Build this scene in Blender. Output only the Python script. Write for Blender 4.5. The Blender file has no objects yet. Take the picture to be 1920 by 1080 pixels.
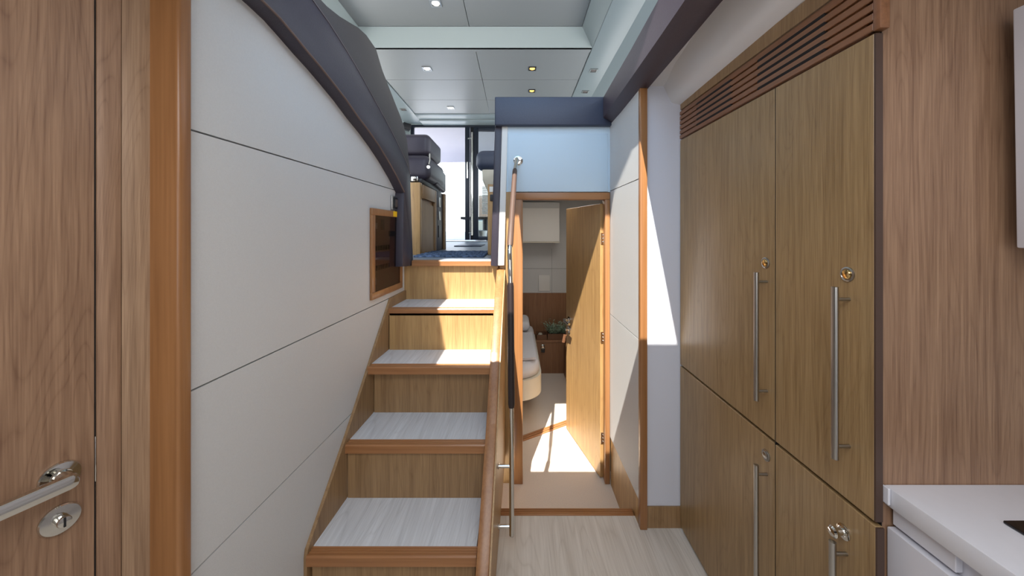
import bpy, bmesh, math, random
from mathutils import Vector, Matrix
random.seed(7)
C = bpy.context.scene.collection
F, CX, CY = 650.0, 968.0, 433.0          # lens in pixels of the 1920 frame, vanishing point
EYE = 1.36                                # eye height above the galley floor
TOP = []                                  # top-level objects (shifted up by EYE at the end)

def at(px, py, Y):                        # photo pixel + depth -> point (eye-relative)
    return Vector(((px-CX)*Y/F, Y, (CY-py)*Y/F))
def atx(px, py, X):
    return at(px, py, X*F/(px-CX))
def LW(px, py, off=0.0):                  # point on the slightly yawed left wall
    a = -0.7954+off
    return at(px, py, -a*F/(CX+0.049*F-px))
def lwx(Y, off=0.0): return -0.7954+off+0.049*Y

# ------------------------------------------------------------------ materials
def lin(c):
    return tuple(((v/255)/12.92 if v/255 <= .04045 else ((v/255+.055)/1.055)**2.4) for v in c)+(1,)
def newmat(name):
    m = bpy.data.materials.new(name); m.use_nodes = True
    nt = m.node_tree; return m, nt, nt.nodes['Principled BSDF']
def plain(name, rgb, rough=.5, metal=0, bump=0, bscale=200, spec=.5, var=0.0, coat=0):
    m, nt, p = newmat(name)
    p.inputs['Base Color'].default_value = lin(rgb)
    p.inputs['Roughness'].default_value = rough; p.inputs['Metallic'].default_value = metal
    p.inputs['Specular IOR Level'].default_value = spec
    p.inputs['Coat Weight'].default_value = coat
    tc = nt.nodes.new('ShaderNodeTexCoord')
    n = nt.nodes.new('ShaderNodeTexNoise'); n.inputs['Scale'].default_value = bscale
    n.inputs['Detail'].default_value = 4
    nt.links.new(tc.outputs['Object'], n.inputs['Vector'])
    if bump:
        b = nt.nodes.new('ShaderNodeBump'); b.inputs['Strength'].default_value = bump
        b.inputs['Distance'].default_value = .002
        nt.links.new(n.outputs['Fac'], b.inputs['Height']); nt.links.new(b.outputs['Normal'], p.inputs['Normal'])
    if var:
        n2 = nt.nodes.new('ShaderNodeTexNoise'); n2.inputs['Scale'].default_value = bscale*.5; n2.inputs['Detail'].default_value = 5
        nt.links.new(tc.outputs['Object'], n2.inputs['Vector'])
        r = nt.nodes.new('ShaderNodeValToRGB')
        c = lin(rgb)
        r.color_ramp.elements[0].position = .3; r.color_ramp.elements[1].position = .7
        r.color_ramp.elements[0].color = tuple(v*(1-var) for v in c[:3])+(1,)
        r.color_ramp.elements[1].color = tuple(min(1, v*(1+var)) for v in c[:3])+(1,)
        nt.links.new(n2.outputs['Fac'], r.inputs['Fac']); nt.links.new(r.outputs['Color'], p.inputs['Base Color'])
    return m
def wood(name, light, dark, axis='z', rough=.45, fig=.35, freq=1.0, streak=.5):
    m, nt, p = newmat(name); N = nt.nodes; K = nt.links.new
    tc = N.new('ShaderNodeTexCoord')
    def mp(a, b):
        q = N.new('ShaderNodeMapping'); v = [a, a, a]; v['xyz'.index(axis)] = b
        q.inputs['Scale'].default_value = v; K(tc.outputs['Object'], q.inputs['Vector']); return q
    def noise(q, d=4, dist=0):
        n = N.new('ShaderNodeTexNoise'); n.inputs['Scale'].default_value = 1; n.inputs['Detail'].default_value = d
        n.inputs['Distortion'].default_value = dist; K(q.outputs['Vector'], n.inputs['Vector']); return n
    def mth(op, a, b):
        q = N.new('ShaderNodeMath'); q.operation = op
        for i, v in enumerate((a, b)):
            if v is None: continue
            if isinstance(v, (int, float)): q.inputs[i].default_value = v
            else: K(v, q.inputs[i])
        return q.outputs[0]
    fine = noise(mp(220*freq, 5*freq), 5).outputs['Fac']
    mid = noise(mp(45*freq, 1.6*freq), 4, .3).outputs['Fac']
    broad = noise(mp(5.5*freq, .55*freq), 1.5, .6).outputs['Fac']
    rings = mth('ABSOLUTE', mth('SINE', mth('MULTIPLY', broad, 64.0), None), None)
    v = mth('ADD', mth('MULTIPLY', fine, streak), mth('MULTIPLY', mid, 1-streak))
    v = mth('SUBTRACT', mth('MULTIPLY', mth('SUBTRACT', v, .5), 2.6), mth('MULTIPLY', mth('POWER', mth('SUBTRACT', 1.0, rings), 3.0), fig))
    v = mth('ADD', v, .58)
    r = N.new('ShaderNodeValToRGB'); r.color_ramp.elements[0].position = .05; r.color_ramp.elements[1].position = .95
    r.color_ramp.elements[0].color = lin(dark); r.color_ramp.elements[1].color = lin(light)
    K(v, r.inputs['Fac']); K(r.outputs['Color'], p.inputs['Base Color'])
    p.inputs['Roughness'].default_value = rough
    b = N.new('ShaderNodeBump'); b.inputs['Strength'].default_value = .12; b.inputs['Distance'].default_value = .001
    K(fine, b.inputs['Height']); K(b.outputs['Normal'], p.inputs['Normal'])
    return m
def emis(name, rgb, s):
    m, nt, p = newmat(name)
    p.inputs['Base Color'].default_value = lin(rgb)
    p.inputs['Emission Color'].default_value = lin(rgb); p.inputs['Emission Strength'].default_value = s
    return m
def glass(name, tint, gl=.12, rough=.02):
    m = bpy.data.materials.new(name); m.use_nodes = True; nt = m.node_tree; nt.nodes.clear()
    o = nt.nodes.new('ShaderNodeOutputMaterial'); t = nt.nodes.new('ShaderNodeBsdfTransparent'); g = nt.nodes.new('ShaderNodeBsdfGlossy')
    mx = nt.nodes.new('ShaderNodeMixShader')
    t.inputs['Color'].default_value = tint; g.inputs['Roughness'].default_value = rough
    mx.inputs[0].default_value = gl
    nt.links.new(t.outputs[0], mx.inputs[1]); nt.links.new(g.outputs[0], mx.inputs[2]); nt.links.new(mx.outputs[0], o.inputs[0])
    return m

M = dict(
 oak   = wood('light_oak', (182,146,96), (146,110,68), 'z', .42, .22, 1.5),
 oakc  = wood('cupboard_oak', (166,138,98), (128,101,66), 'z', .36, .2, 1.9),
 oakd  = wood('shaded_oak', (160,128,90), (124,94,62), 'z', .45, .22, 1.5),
 walnut= wood('walnut_veneer', (160,127,100), (118,87,66), 'z', .45, .24, 1.7),
 walnut2= wood('walnut_lighter', (168,137,108), (128,99,75), 'z', .45, .22, 1.7),
 orange= wood('honey_solid_wood', (160,112,70), (134,90,53), 'z', .3, .1, .6),
 orangex= wood('honey_nosing_wood', (166,116,74), (140,93,56), 'x', .32, .12, .6),
 brown = wood('brown_louvre_wood', (144,98,66), (116,77,50), 'y', .38, .1, .7),
 brownc= wood('cabin_brown_wood', (152,108,74), (124,86,58), 'z', .5, .15, 1.5),
 tread = wood('whitewashed_oak', (222,224,227), (196,197,199), 'y', .4, .35, 1.2),
 floor = wood('whitewashed_floor', (214,207,197), (190,181,169), 'y', .4, .4, 1.0),
 white = plain('white_vinyl', (222,220,216), .55, bump=.15, bscale=350),
 whiteb= plain('sky_tinted_white_panel', (194,212,225), .5, bump=.1, bscale=350),  # white panel with the blue of the skylight put into its colour
 whitel= plain('sky_cast_white_panel', (206,208,218), .5, bump=.1, bscale=350),  # white with a cool lilac light cast mixed into the base colour
 whitew= plain('white_wall_panel', (203,203,202), .6, bump=.25, bscale=420, var=.02),
 gel   = plain('white_gelcoat', (220,219,219), .3, var=.01, bscale=6),
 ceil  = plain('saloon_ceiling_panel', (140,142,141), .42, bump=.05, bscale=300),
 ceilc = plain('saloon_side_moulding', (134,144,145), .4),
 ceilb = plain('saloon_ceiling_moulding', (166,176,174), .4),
 navy  = plain('navy_leather', (54,49,60), .42, bump=.35, bscale=260, var=.06),
 navyb = plain('navy_blue_leather', (50,58,78), .42, bump=.35, bscale=260, var=.06),
 purple= plain('plum_leather', (68,57,66), .45, bump=.35, bscale=260, var=.06),
 purdk = plain('dark_brown_leather', (52,46,47), .7, bump=.3, bscale=260, var=.06),
 seam  = plain('leather_seam', (104,84,76), .6),
 stitch= plain('pale_stitching', (128,120,126), .7),
 steel = plain('brushed_steel', (176,174,170), .28, 1),
 chrome= plain('polished_chrome', (214,212,206), .07, 1),
 gold  = plain('warm_chrome', (222,190,130), .15, 1),
 edge  = plain('dark_brown_edge', (74,55,46), .5),
 black = plain('black_plastic', (22,22,26), .4),
 blackg= plain('black_glass', (16,15,16), .06),
 grip  = plain('black_leather_grip', (42,32,32), .4, bump=.3, bscale=300),
 leath = plain('brown_leather_grip', (86,66,56), .5, bump=.3, bscale=300),
 carpet= plain('beige_carpet', (224,210,194), .95, bump=.9, bscale=500, spec=.1, var=.08),
 mat   = plain('blue_woven_mat', (84,98,122), .95, bump=1, bscale=120, spec=.1, var=.7),
 greyfl= plain('grey_saloon_floor', (126,132,142), .4, var=.04, bscale=12),
 lacq  = plain('white_lacquer', (214,214,222), .25),
 top   = plain('white_worktop', (222,223,230), .35, var=.01, bscale=90),
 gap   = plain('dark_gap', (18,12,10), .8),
 dkfr  = plain('dark_aluminium', (34,40,52), .35, .3),
 cream = plain('cream_leather', (216,208,190), .5, bump=.2, bscale=200),
 linen = plain('white_linen', (214,212,214), .85, bump=.4, bscale=60),
 leaf  = plain('sage_leaves', (150,172,148), .7, var=.25, bscale=30),
 yellow= plain('yellow_sticker', (240,190,20), .5),
 tag   = plain('brown_leather_tag', (110,74,50), .6),
 lampw = emis('white_lamp', (255,255,250), 2.5),
 lampy = emis('warm_lamp', (255,200,90), 3.0),
 glass = glass('clear_door_glass', (.82,.86,.84,1), .07),
 smoke = glass('smoked_glass', (.60,.52,.48,1), .10, .04),
 htop  = plain('hardtop_liner', (150,146,156), .5),
 deck  = plain('white_cockpit_fibreglass', (236,232,236), .5),
 plate = plain('brown_grey_back_plate', (160,138,126), .4),
 panelk= plain('switch_panel_grey', (96,84,78), .45),
)

# ------------------------------------------------------------------ mesh builder
class B:
    def __init__(s): s.bm = bmesh.new()
    def _merge(s, t):
        me = bpy.data.meshes.new('tmp'); t.to_mesh(me); t.free(); s.bm.from_mesh(me); bpy.data.meshes.remove(me)
    def box(s, x0, x1, y0, y1, z0, z1, bev=0, seg=2, xf=None):
        t = bmesh.new(); bmesh.ops.create_cube(t, size=1)
        for v in t.verts:
            v.co = Vector(((x0+x1)/2+v.co.x*(x1-x0), (y0+y1)/2+v.co.y*(y1-y0), (z0+z1)/2+v.co.z*(z1-z0)))
        if bev: bmesh.ops.bevel(t, geom=t.edges[:], offset=bev, segments=seg, profile=.5, affect='EDGES')
        if xf is not None: bmesh.ops.transform(t, matrix=xf, verts=t.verts)
        s._merge(t); return s
    def prism(s, pts, vec, bev=0, seg=2):
        t = bmesh.new(); vec = Vector(vec)
        a = [t.verts.new(Vector(p)) for p in pts]; b = [t.verts.new(Vector(p)+vec) for p in pts]
        n = len(pts); t.faces.new(a); t.faces.new(list(reversed(b)))
        for i in range(n): t.faces.new((a[i], b[i], b[(i+1) % n], a[(i+1) % n]))
        bmesh.ops.recalc_face_normals(t, faces=t.faces)
        if bev: bmesh.ops.bevel(t, geom=t.edges[:], offset=bev, segments=seg, profile=.5, affect='EDGES')
        s._merge(t); return s
    def loft(s, rows, close=False, thick=0, caps=False):
        t = bmesh.new(); R = [[t.verts.new(Vector(p)) for p in r] for r in rows]
        n = len(R[0])
        for i in range(len(R)-1):
            for j in range(n if close else n-1):
                k = (j+1) % n
                t.faces.new((R[i][j], R[i][k], R[i+1][k], R[i+1][j]))
        if caps:
            t.faces.new(list(reversed(R[0]))); t.faces.new(R[-1])
        bmesh.ops.recalc_face_normals(t, faces=t.faces)
        if thick: bmesh.ops.solidify(t, geom=t.faces[:], thickness=thick)
        s._merge(t); return s
    def tube(s, pts, r, n=18):
        pts = [Vector(p) for p in pts]; rows = []
        up = None
        for i, p in enumerate(pts):
            d = ((pts[i+1]-p) if i == 0 else (p-pts[i-1]) if i == len(pts)-1 else ((pts[i+1]-p).normalized()+(p-pts[i-1]).normalized())).normalized()
            if up is None:
                up = d.orthogonal().normalized()
            up = (up-d*up.dot(d)).normalized(); q = d.cross(up)
            rr = r[i] if isinstance(r, (list, tuple)) else r
            rows.append([p+(up*math.cos(2*math.pi*k/n)+q*math.sin(2*math.pi*k/n))*rr for k in range(n)])
        return s.loft(rows, True, 0, True)
    def cyl(s, a, b, r, n=20): return s.tube([a, b], r, n)
    def lathe(s, prof, o, ax, n=28):       # prof: (radius, height along axis)
        ax = Vector(ax).normalized(); u = ax.orthogonal().normalized(); w = ax.cross(u); o = Vector(o)
        return s.loft([[o+ax*h+(u*math.cos(2*math.pi*k/n)+w*math.sin(2*math.pi*k/n))*max(r, 1e-5) for k in range(n)] for r, h in prof], True, 0, True)
    def done(s, name, mat, parent=None, sharp=32, origin=None):
        bm = s.bm
        bm.normal_update()
        for f in bm.faces: f.smooth = True
        for e in bm.edges:
            if len(e.link_faces) == 2:
                e.smooth = e.calc_face_angle(0) < math.radians(sharp)
        lo = [min(v.co[i] for v in bm.verts) for i in range(3)]; hi = [max(v.co[i] for v in bm.verts) for i in range(3)]
        o = Vector(origin) if origin else Vector(((lo[0]+hi[0])/2, (lo[1]+hi[1])/2, lo[2]))
        bmesh.ops.translate(bm, vec=-o, verts=bm.verts)
        me = bpy.data.meshes.new(name); bm.to_mesh(me); bm.free()
        me.materials.append(M[mat] if isinstance(mat, str) else mat)
        ob = bpy.data.objects.new(name, me); C.objects.link(ob)
        if parent is not None:
            ob.parent = parent; ob.location = o-world(parent)
        else:
            ob.location = o; TOP.append(ob)
        return ob
def world(o):
    v = Vector(o.location)
    while o.parent: o = o.parent; v = v+Vector(o.location)
    return v
def thing(name, label, cat, loc, group=None, kind=None):
    o = bpy.data.objects.new(name, None); o.empty_display_size = .05; C.objects.link(o); o.location = loc; TOP.append(o)
    o['label'] = label; o['category'] = cat
    if group: o['group'] = group
    if kind: o['kind'] = kind
    return o
def tag(o, label, cat, group=None, kind=None):
    o['label'] = label; o['category'] = cat
    if group: o['group'] = group
    if kind: o['kind'] = kind
    return o
def struct(o, label=None, cat=None):
    o['kind'] = 'structure'
    if label: o['label'] = label
    if cat: o['category'] = cat
    return o
def dup(o, loc, label):
    r = o.copy(); C.objects.link(r); r.location = loc; r['label'] = label; TOP.append(r)
    for ch in o.children:
        c = ch.copy(); C.objects.link(c); c.parent = r
        for g in ch.children:
            d = g.copy(); C.objects.link(d); d.parent = c
    return r

# ------------------------------------------------------------------ floors
FZ, CZ, SZ = -1.36, -1.52, -.18
struct(B().box(-1.6, 1.6, -1.6, 1.655, FZ-.1, FZ).done('floor', 'floor'), 'pale whitewashed oak galley floor at the foot of the stairs', 'floor')
struct(B().box(-.093, 1.1, 1.697, 4.0, CZ-.08, CZ).box(-1.2, -.093, 2.19, 4.0, CZ-.08, CZ).done('floor', 'carpet'), 'beige carpet floor of the passage and cabin, one step below the galley', 'floor')
t = B().box(-.092, .563, 1.655, 1.697, CZ, FZ+.004, .003)
for k in range(3): t.box(-.09, .561, 1.662+k*.011, 1.668+k*.011, FZ+.003, FZ+.0065)
struct(t.done('trim_1', 'orangex'), 'grooved brown wooden step edge between pale floor and beige carpet', 'trim')
# cabin threshold, diagonal
a, b = Vector((.05, 2.50, CZ)), Vector((.55, 2.80, CZ))
t = B()
d = (b-a).normalized(); nrm = Vector((-d.y, d.x, 0))
for k, (w, h) in enumerate(((.012, .012), (.012, .016), (.012, .02))):
    o = a+nrm*(k*.015)
    t.prism([o, o+nrm*w, b+nrm*(k*.015+w), b+nrm*(k*.015)], (0, 0, h), .002, 1)
struct(t.done('trim_2', 'orangex'), 'ridged wooden threshold strip lying diagonally on the cabin carpet', 'trim')
struct(B().box(-1.9, -.16, 2.15, 5.9, SZ-.03, SZ).done('floor', 'greyfl'), 'grey saloon floor at the top of the stairs', 'floor')
struct(B().box(-3, 1.5, 5.9, 10.5, SZ-.14, SZ-.04).done('floor', 'deck'), 'pale cockpit deck beyond the sliding glass door', 'floor')

# ------------------------------------------------------------------ left wall and its panels
WY0, WY1 = .779, 2.138
AOFF = .05
low_px = [(481,-6),(500,12),(526,38),(552,69),(578,101),(602,129),(625,158),(649,189),(672,222),(692,248),(710,274),(728,303),(744,332),(758,361)]
cre_px = [(574,-18),(586,0),(601,21),(616,42),(632,67),(649,94),(666,122),(682,151),(703,189),(724,227),(741,260),(757,293),(764,310),(769,326)]
lowA = [LW(x, y, AOFF) for x, y in low_px]; creA = [LW(x, y, AOFF) for x, y in cre_px]
# extend both toward the bow
def extend(seq, n=2):
    d = seq[0]-seq[2]; return [seq[0]+d*(k*.4) for k in range(n, 0, -1)]+seq
lowA = extend(lowA); creA = extend(creA)
def topz(Y):
    for i in range(len(lowA)-1):
        if lowA[i].y <= Y <= lowA[i+1].y:
            u = (Y-lowA[i].y)/(lowA[i+1].y-lowA[i].y); return lowA[i].z*(1-u)+lowA[i+1].z*u+.035
    return lowA[0].z+.035 if Y < lowA[0].y else SZ-.03
def wallpoly(z0, z1):
    ys = [WY0+(WY1-WY0)*i/60 for i in range(61)]
    up = []
    for Y in ys:
        zt = min(z1, topz(Y) if Y < 2.10 else .2); up.append((Y, zt))
    up = [(Y, z) for Y, z in up if z > z0]
    pts = [(up[0][0], z0)]+up+[(up[-1][0], z0)]
    return [Vector((lwx(Y), Y, z)) for Y, z in pts]
t = B(); G = .0022
for z0, z1 in ((.235+G, 2), (-.372+G, .235-G), (-.80+G, -.372-G), (FZ, -.80-G)):
    t.prism(wallpoly(z0, z1), (-.03, 0, 0))
wl = t.done('wall_left', 'whitew'); struct(wl, 'white textured wall panels along the left of the stairs', 'wall')
struct(B().prism([Vector((lwx(Y)-.031, Y, z)) for Y, z in ((WY0, FZ), (WY1, FZ), (WY1, .1), (1.6, .45), (1.1, .6), (WY0, .7))], (-.03, 0, 0)).done('wall_left.001', 'gap'))

# left coaming (navy leather)
co = thing('trim_3', 'curved navy and plum leather coaming sweeping down the left stair wall', 'trim', (-.75, 1.5, .3), kind='structure')
post = [LW(753,361,AOFF), LW(755,500,AOFF), LW(775,498,AOFF)]
poly = lowA+[Vector((lwx(post[0].y, AOFF), lowA[-1].y-.004, post[0].z))]+post[1:]+list(reversed(creA))
t = B().prism(poly, (-.075, 0, 0), .003, 2); t.done('coaming_face', 'navy', co)
t = B()
t.tube([p+Vector((.001, -.002, .004)) for p in lowA], .0036, 8); t.done('lower_edge', 'seam', co)
out_px = [(578,-18),(594,-2),(612,13),(637,31),(655,42),(672,52),(687,66),(705,92),(717,132),(731,168),(742,196),(750,216),(757,235),(758,285)]
outB = []
for i, (x, y) in enumerate(out_px):
    outB.append(atx(x, y, -.86))
dB = outB[0]-outB[3]
outB = [outB[0]+dB*(k*.4) for k in range(2, 0, -1)]+outB
rows = [creA, [p.lerp(q, .5)+Vector((.012, 0, .01)) for p, q in zip(creA, outB)], outB]
t = B().loft(rows, False, .02)
t.done('coaming_back', 'purdk', co)
B().tube([p+Vector((.002, 0, 0)) for p in creA], .0011, 6).done('stitched_seam', 'stitch', co)

# ------------------------------------------------------------------ staircase
st = thing('staircase', 'straight staircase with pale treads, honey nosings and oak risers', 'stairs', (-.42, 1.6, FZ))
TR = [(-1.122,1.233,1.457,-.722,-.141),(-.89,1.48,1.70,-.714,-.133),(-.643,1.679,1.876,-.702,-.121),(-.421,1.914,2.138,-.692,-.113)]
rz = [1.216, 1.457, 1.70, 1.876]
def nosing(bb, x0, x1, yf, yi, z, h=.037):
    prof = [(yf, z-h), (yf, z-.006), (yf+.004, z-.001)]
    n = 3; w = (yi-yf-.008)/n
    for k in range(n):
        y = yf+.006+k*w
        prof += [(y+w*.35, z-.001), (y+w*.5, z-.004), (y+w*.85, z-.004), (y+w, z-.001)]
    prof += [(yi, z), (yi, z-h)]
    return bb.prism([Vector((x0, y, zz)) for y, zz in prof], (x1-x0, 0, 0))
prevz = FZ
for i, (z, yi, yb, x0, x1) in enumerate(TR):
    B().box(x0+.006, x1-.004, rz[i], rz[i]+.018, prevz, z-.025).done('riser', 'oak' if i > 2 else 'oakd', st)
    tr = B().box(x0, x1, yi, yb+.015, z-.03, z).done('tread', 'tread', st)
    nosing(B(), x0-.004, x1+.003, yi-.038, yi, z+.0005).done('nosing', 'orangex', tr)
    prevz = z-.03
B().box(-.692, -.112, 2.138, 2.158, -.45, SZ-.025).done('riser', 'oak', st)
nosing(B(), -.637, -.155, 2.112, 2.15, SZ+.001, .034).done('landing_nosing', 'orangex', st)
# left stringer on the wall
sp = [LW(569,1046), LW(571,1030), LW(612,912), LW(654,790), LW(729,559), LW(760,543)]
sp = [Vector((lwx(p.y)+.0005, p.y, p.z)) for p in sp]
sp = [Vector((sp[0].x, sp[0].y, FZ))]+sp+[Vector((sp[-1].x, sp[-1].y, FZ))]
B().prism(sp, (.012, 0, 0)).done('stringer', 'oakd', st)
# right stringer
def sx(Y): return -.1555+.0195*(Y-.5)
tp = [(1.10,-1.17),(1.233,-1.055),(1.48,-.825),(1.679,-.59),(1.914,-.365),(2.085,-.225)]
pl = [(1.10,FZ)]+tp+[(2.085,FZ)]
B().prism([Vector((sx(Y)+.008, Y, z)) for Y, z in pl], (.044, 0, 0), .003, 2).done('stringer', 'orange', st)
B().prism([Vector((sx(Y)+.0525, Y, z-.004)) for Y, z in tp]+[Vector((sx(2.085)+.0525, 2.085, FZ+.001)), Vector((sx(1.10)+.0525, 1.10, FZ+.001))], (.006, 0, 0)).done('stringer_panel', 'oak', st)

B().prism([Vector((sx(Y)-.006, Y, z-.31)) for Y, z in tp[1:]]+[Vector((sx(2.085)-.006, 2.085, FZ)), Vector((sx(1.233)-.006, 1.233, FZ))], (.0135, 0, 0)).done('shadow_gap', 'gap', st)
# ------------------------------------------------------------------ door wall, frame and cabin door
WY = 2.09
wall_front = B().box(-.085, .60, WY, WY+.04, .235, .64)
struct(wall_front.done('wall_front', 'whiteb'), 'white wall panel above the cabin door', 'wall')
pa, pb = at(953,251,WY), at(1140,361,WY)
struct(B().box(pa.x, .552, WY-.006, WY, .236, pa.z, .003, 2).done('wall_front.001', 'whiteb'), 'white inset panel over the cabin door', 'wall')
# beyond jamb side fillers
struct(B().box(-.10, -.016, WY, WY+.05, CZ, .235).done('wall_front.002', 'oak'))
struct(B().box(-1.2, -.10, 2.165, 2.19, CZ, SZ-.03).done('wall_cabin_front', 'brownc'))
fr = B().box(-.018, .039, WY-.012, WY+.06, CZ, .188, .003).done('trim_4', 'orange'); struct(fr, 'honey wood left jamb of the cabin door frame', 'trim')
fr = B().box(-.018, .562, WY-.012, WY+.06, .189, .231, .003).done('trim_5', 'orangex'); struct(fr, 'honey wood head of the cabin door frame', 'trim')
fr = B().box(.533, .562, WY-.012, WY+.06, CZ, .188, .003).done('trim_6', 'orange'); struct(fr, 'honey wood right jamb of the cabin door frame with hinges', 'trim')

H0, H1 = Vector((.515, 2.125, 0)), Vector((.383, 2.66, 0))
u = (H1-H0).normalized(); nn = Vector((u.y, -u.x, 0))      # to the right / toward viewer
d2 = thing('door_2', 'open oak cabin door standing in the passage with lever handle', 'door', (H0.x, H0.y, CZ+.008), kind='structure')
B().prism([H0+Vector((0,0,CZ+.008)), H1+Vector((0,0,CZ+.008)), H1+nn*.035+Vector((0,0,CZ+.008)), H0+nn*.035+Vector((0,0,CZ+.008))], (0,0,1.68), .002, 1).done('door_leaf', 'oak', d2)
for py in (447, 634, 824):
    z = (CY-py)*2.11/F
    t = B()
    c = H0+nn*.017+Vector((0, 0, z))-u*.003
    t.box(-.015, .015, -.002, .003, -.034, .034, .0015, 1, Matrix.Translation(c)@Matrix.Rotation(math.atan2(nn.y, nn.x), 4, 'Z'))
    k = c+nn*.019-u*.004
    t.cyl(k-Vector((0,0,.036)), k+Vector((0,0,.036)), .006, 12)
    for dz in (-.02, 0, .02): t.lathe([(.004, 0), (.004, .004), (.002, .0055)], c+Vector((0,0,dz))-u*.002, -u, 10)
    t.done('hinge', 'chrome', d2)
# lever handle on free edge, left face
hp = H1-u*.065
zl = (CY-599)*2.6/F
t = B().lathe([(.024, 0), (.024, .006), (.011, .009), (.011, .045)], hp+Vector((0,0,zl)), -nn)
t.tube([hp-nn*.042+Vector((0,0,zl)), hp-nn*.05-u*.03+Vector((0,0,zl)), hp-nn*.048-u*.11+Vector((0,0,zl-.004))], [.011, .011, .009], 12)
t.done('door_handle', 'chrome', d2)
zk = zl-.075
t = B().lathe([(.024, 0), (.024, .006), (.009, .008), (.009, .03), (.006, .034)], hp+Vector((0,0,zk)), -nn)
t.done('lock', 'chrome', d2)
kt = hp-nn*.03
ktm = B().box(-.012, .012, -.0015, .0015, -.09, -.03, .001, 1, Matrix.Translation(kt+Vector((0,0,zk-.005)))@Matrix.Rotation(.5, 4, 'Z')@Matrix.Rotation(.25, 4, 'Y'))
ktm.tube([kt+Vector((0,0,zk)), kt+Vector((.004,0,zk-.025)), kt+Vector((.006,0,zk-.045))], .0025, 6)
tag(ktm.done('key_tag', 'tag'), 'small brown leather tag hanging from the cabin door lock', 'tag')

# fin beside the landing (navy edge, white side)
fin = thing('wall_landing', 'slim navy and white bulkhead edge right of the landing', 'wall', (-.11, 2.08, -.2), kind='structure')
def quad4(pts): return [Vector(p) for p in pts]
yb_, yt_ = 2.06, 2.085
nb = [at(920,498,yb_), at(933.5,500,yb_)]; nt_ = [at(928,237,yt_), at(941,237,yt_)]
wb = [at(933.5,498,yb_), at(945.5,498,yb_)]; wt = [at(941,237,yt_), at(952,237,yt_)]
B().prism([nb[0], nb[1], nt_[1], nt_[0]], (0, .09, 0), .004, 2).done('leather_edge', 'navy', fin)
B().prism([wb[0], wb[1], wt[1], wt[0]], (0, .029, 0), .004, 2).done('white_edge', 'white', fin)
struct(B().box(-.135, -.105, 2.175, 4.0, SZ-.03, .63).done('wall_saloon', 'white'))

# top rails
q0, q1 = at(928,183,2.07), at(1130,236,2.07)
struct(B().box(q0.x, .60, 2.055, 2.16, q1.z, q0.z, .006, 3).done('trim_7', 'navyb'), 'navy leather top rail above the cabin door wall', 'trim')
# right beam
prof = lambda x0, z0, z1: [(x0, z0+.012), (x0, z1), (.60, z1), (.60, z0-.02), (.566, z0-.02)]
rows = []
for Y, x0, z0, z1 in ((2.052,.515,.66,.79),(1.87,.512,.66,.795),(1.55,.512,.67,.81),(1.25,.512,.68,.833),(1.02,.512,.69,.833),(.85,.512,.69,.833)):
    rows.append([Vector((x, Y, z)) for x, z in prof(x0, z0, z1)])
struct(B().loft(rows, True, 0, True).done('trim_8', 'purple'), 'plum leather beam running along the top of the right wall', 'trim')

# ------------------------------------------------------------------ right passage wall
t = B()
for z0, z1 in ((.24+G, .65), (-.50+G, .24-G), (-1.24, -.50-G)):
    t.box(.565, .595, 1.602, WY, z0, z1)
struct(t.done('wall_right', 'whitew'), 'white grained wall panels right of the cabin door', 'wall')
struct(B().box(.566, .594, 1.70, WY-.013, CZ, -1.241).box(.566, .594, 1.602, 1.70, FZ, -1.241).done('baseboard_right', 'oak'), 'wooden skirting under the right passage wall', 'skirting')
struct(B().box(.596, .62, 1.61, 2.2, CZ, .65).done('wall_right.001', 'gap'))
struct(B().box(.5635, .5965, 1.575, 1.601, FZ, .668, .003).done('trim_9', 'orange'), 'slim honey wood post at the corner of the right wall', 'trim')
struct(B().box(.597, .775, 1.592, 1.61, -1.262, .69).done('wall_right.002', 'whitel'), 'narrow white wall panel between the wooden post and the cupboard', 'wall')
struct(B().box(.597, .76, 1.586, 1.61, FZ, -1.263).done('baseboard_right.001', 'oakd'), 'wooden skirting below the narrow white panel', 'skirting')

# moulded white overhead on the right
rows = []
for Y, pr in ((1.606,[(.565,.66),(.62,.662),(.675,.662),(.69,.63),(.713,.588),(.757,.577)]),
              (1.55,[(.565,.672),(.62,.676),(.675,.672),(.695,.64),(.717,.592),(.757,.579)]),
              (1.46,[(.565,.685),(.62,.70),(.665,.70),(.69,.66),(.717,.602),(.757,.581)]),
              (1.2,[(.565,.70),(.61,.73),(.655,.74),(.685,.69),(.715,.612),(.757,.59)]),
              (.8,[(.565,.71),(.61,.76),(.65,.77),(.685,.71),(.715,.62),(.757,.605)]),
              (.5,[(.565,.71),(.61,.76),(.65,.77),(.685,.71),(.715,.62),(.757,.61)])):
    rows.append([Vector((x, Y, z)) for x, z in pr])
t = B().loft(rows)
struct(t.done('ceiling_side', 'gel', sharp=50), 'white moulded overhead above the cupboard', 'ceiling')

# ------------------------------------------------------------------ tall cupboard
cx = .75
cb = thing('built_in_cupboard', 'tall oak cupboard with four doors and steel bar handles', 'cupboard', (.95, 1.15, FZ))
B().box(cx+.022, 1.3, .748, 1.588, FZ, .412).done('carcass', 'gap', cb)
YS = 1.005
doors = []
B().box(cx+.0008, cx+.0159, YS-.0014, YS+.0014, FZ+.012, .414).done('door_gap_shade', 'gap', cb)  # solid dark strip painting the shade between the doors
zu0, zu1, zl0, zl1 = -.609, .414, FZ+.012, -.618
for (y0, y1, z0, z1) in ((YS+.0015, 1.586, zu0, zu1), (.727, YS-.0015, zu0, zu1), (YS+.0015, 1.586, zl0, zl1), (.724, YS-.0015, zl0, zl1)):
    t = B().box(cx, cx+.016, y0, y1, z0, z1, .0012, 1)
    doors.append(t.done('door', 'oakc', cb))
for dd, (y0, ya, zc) in ((doors[0], (1.586, None, 0)),): pass
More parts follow.
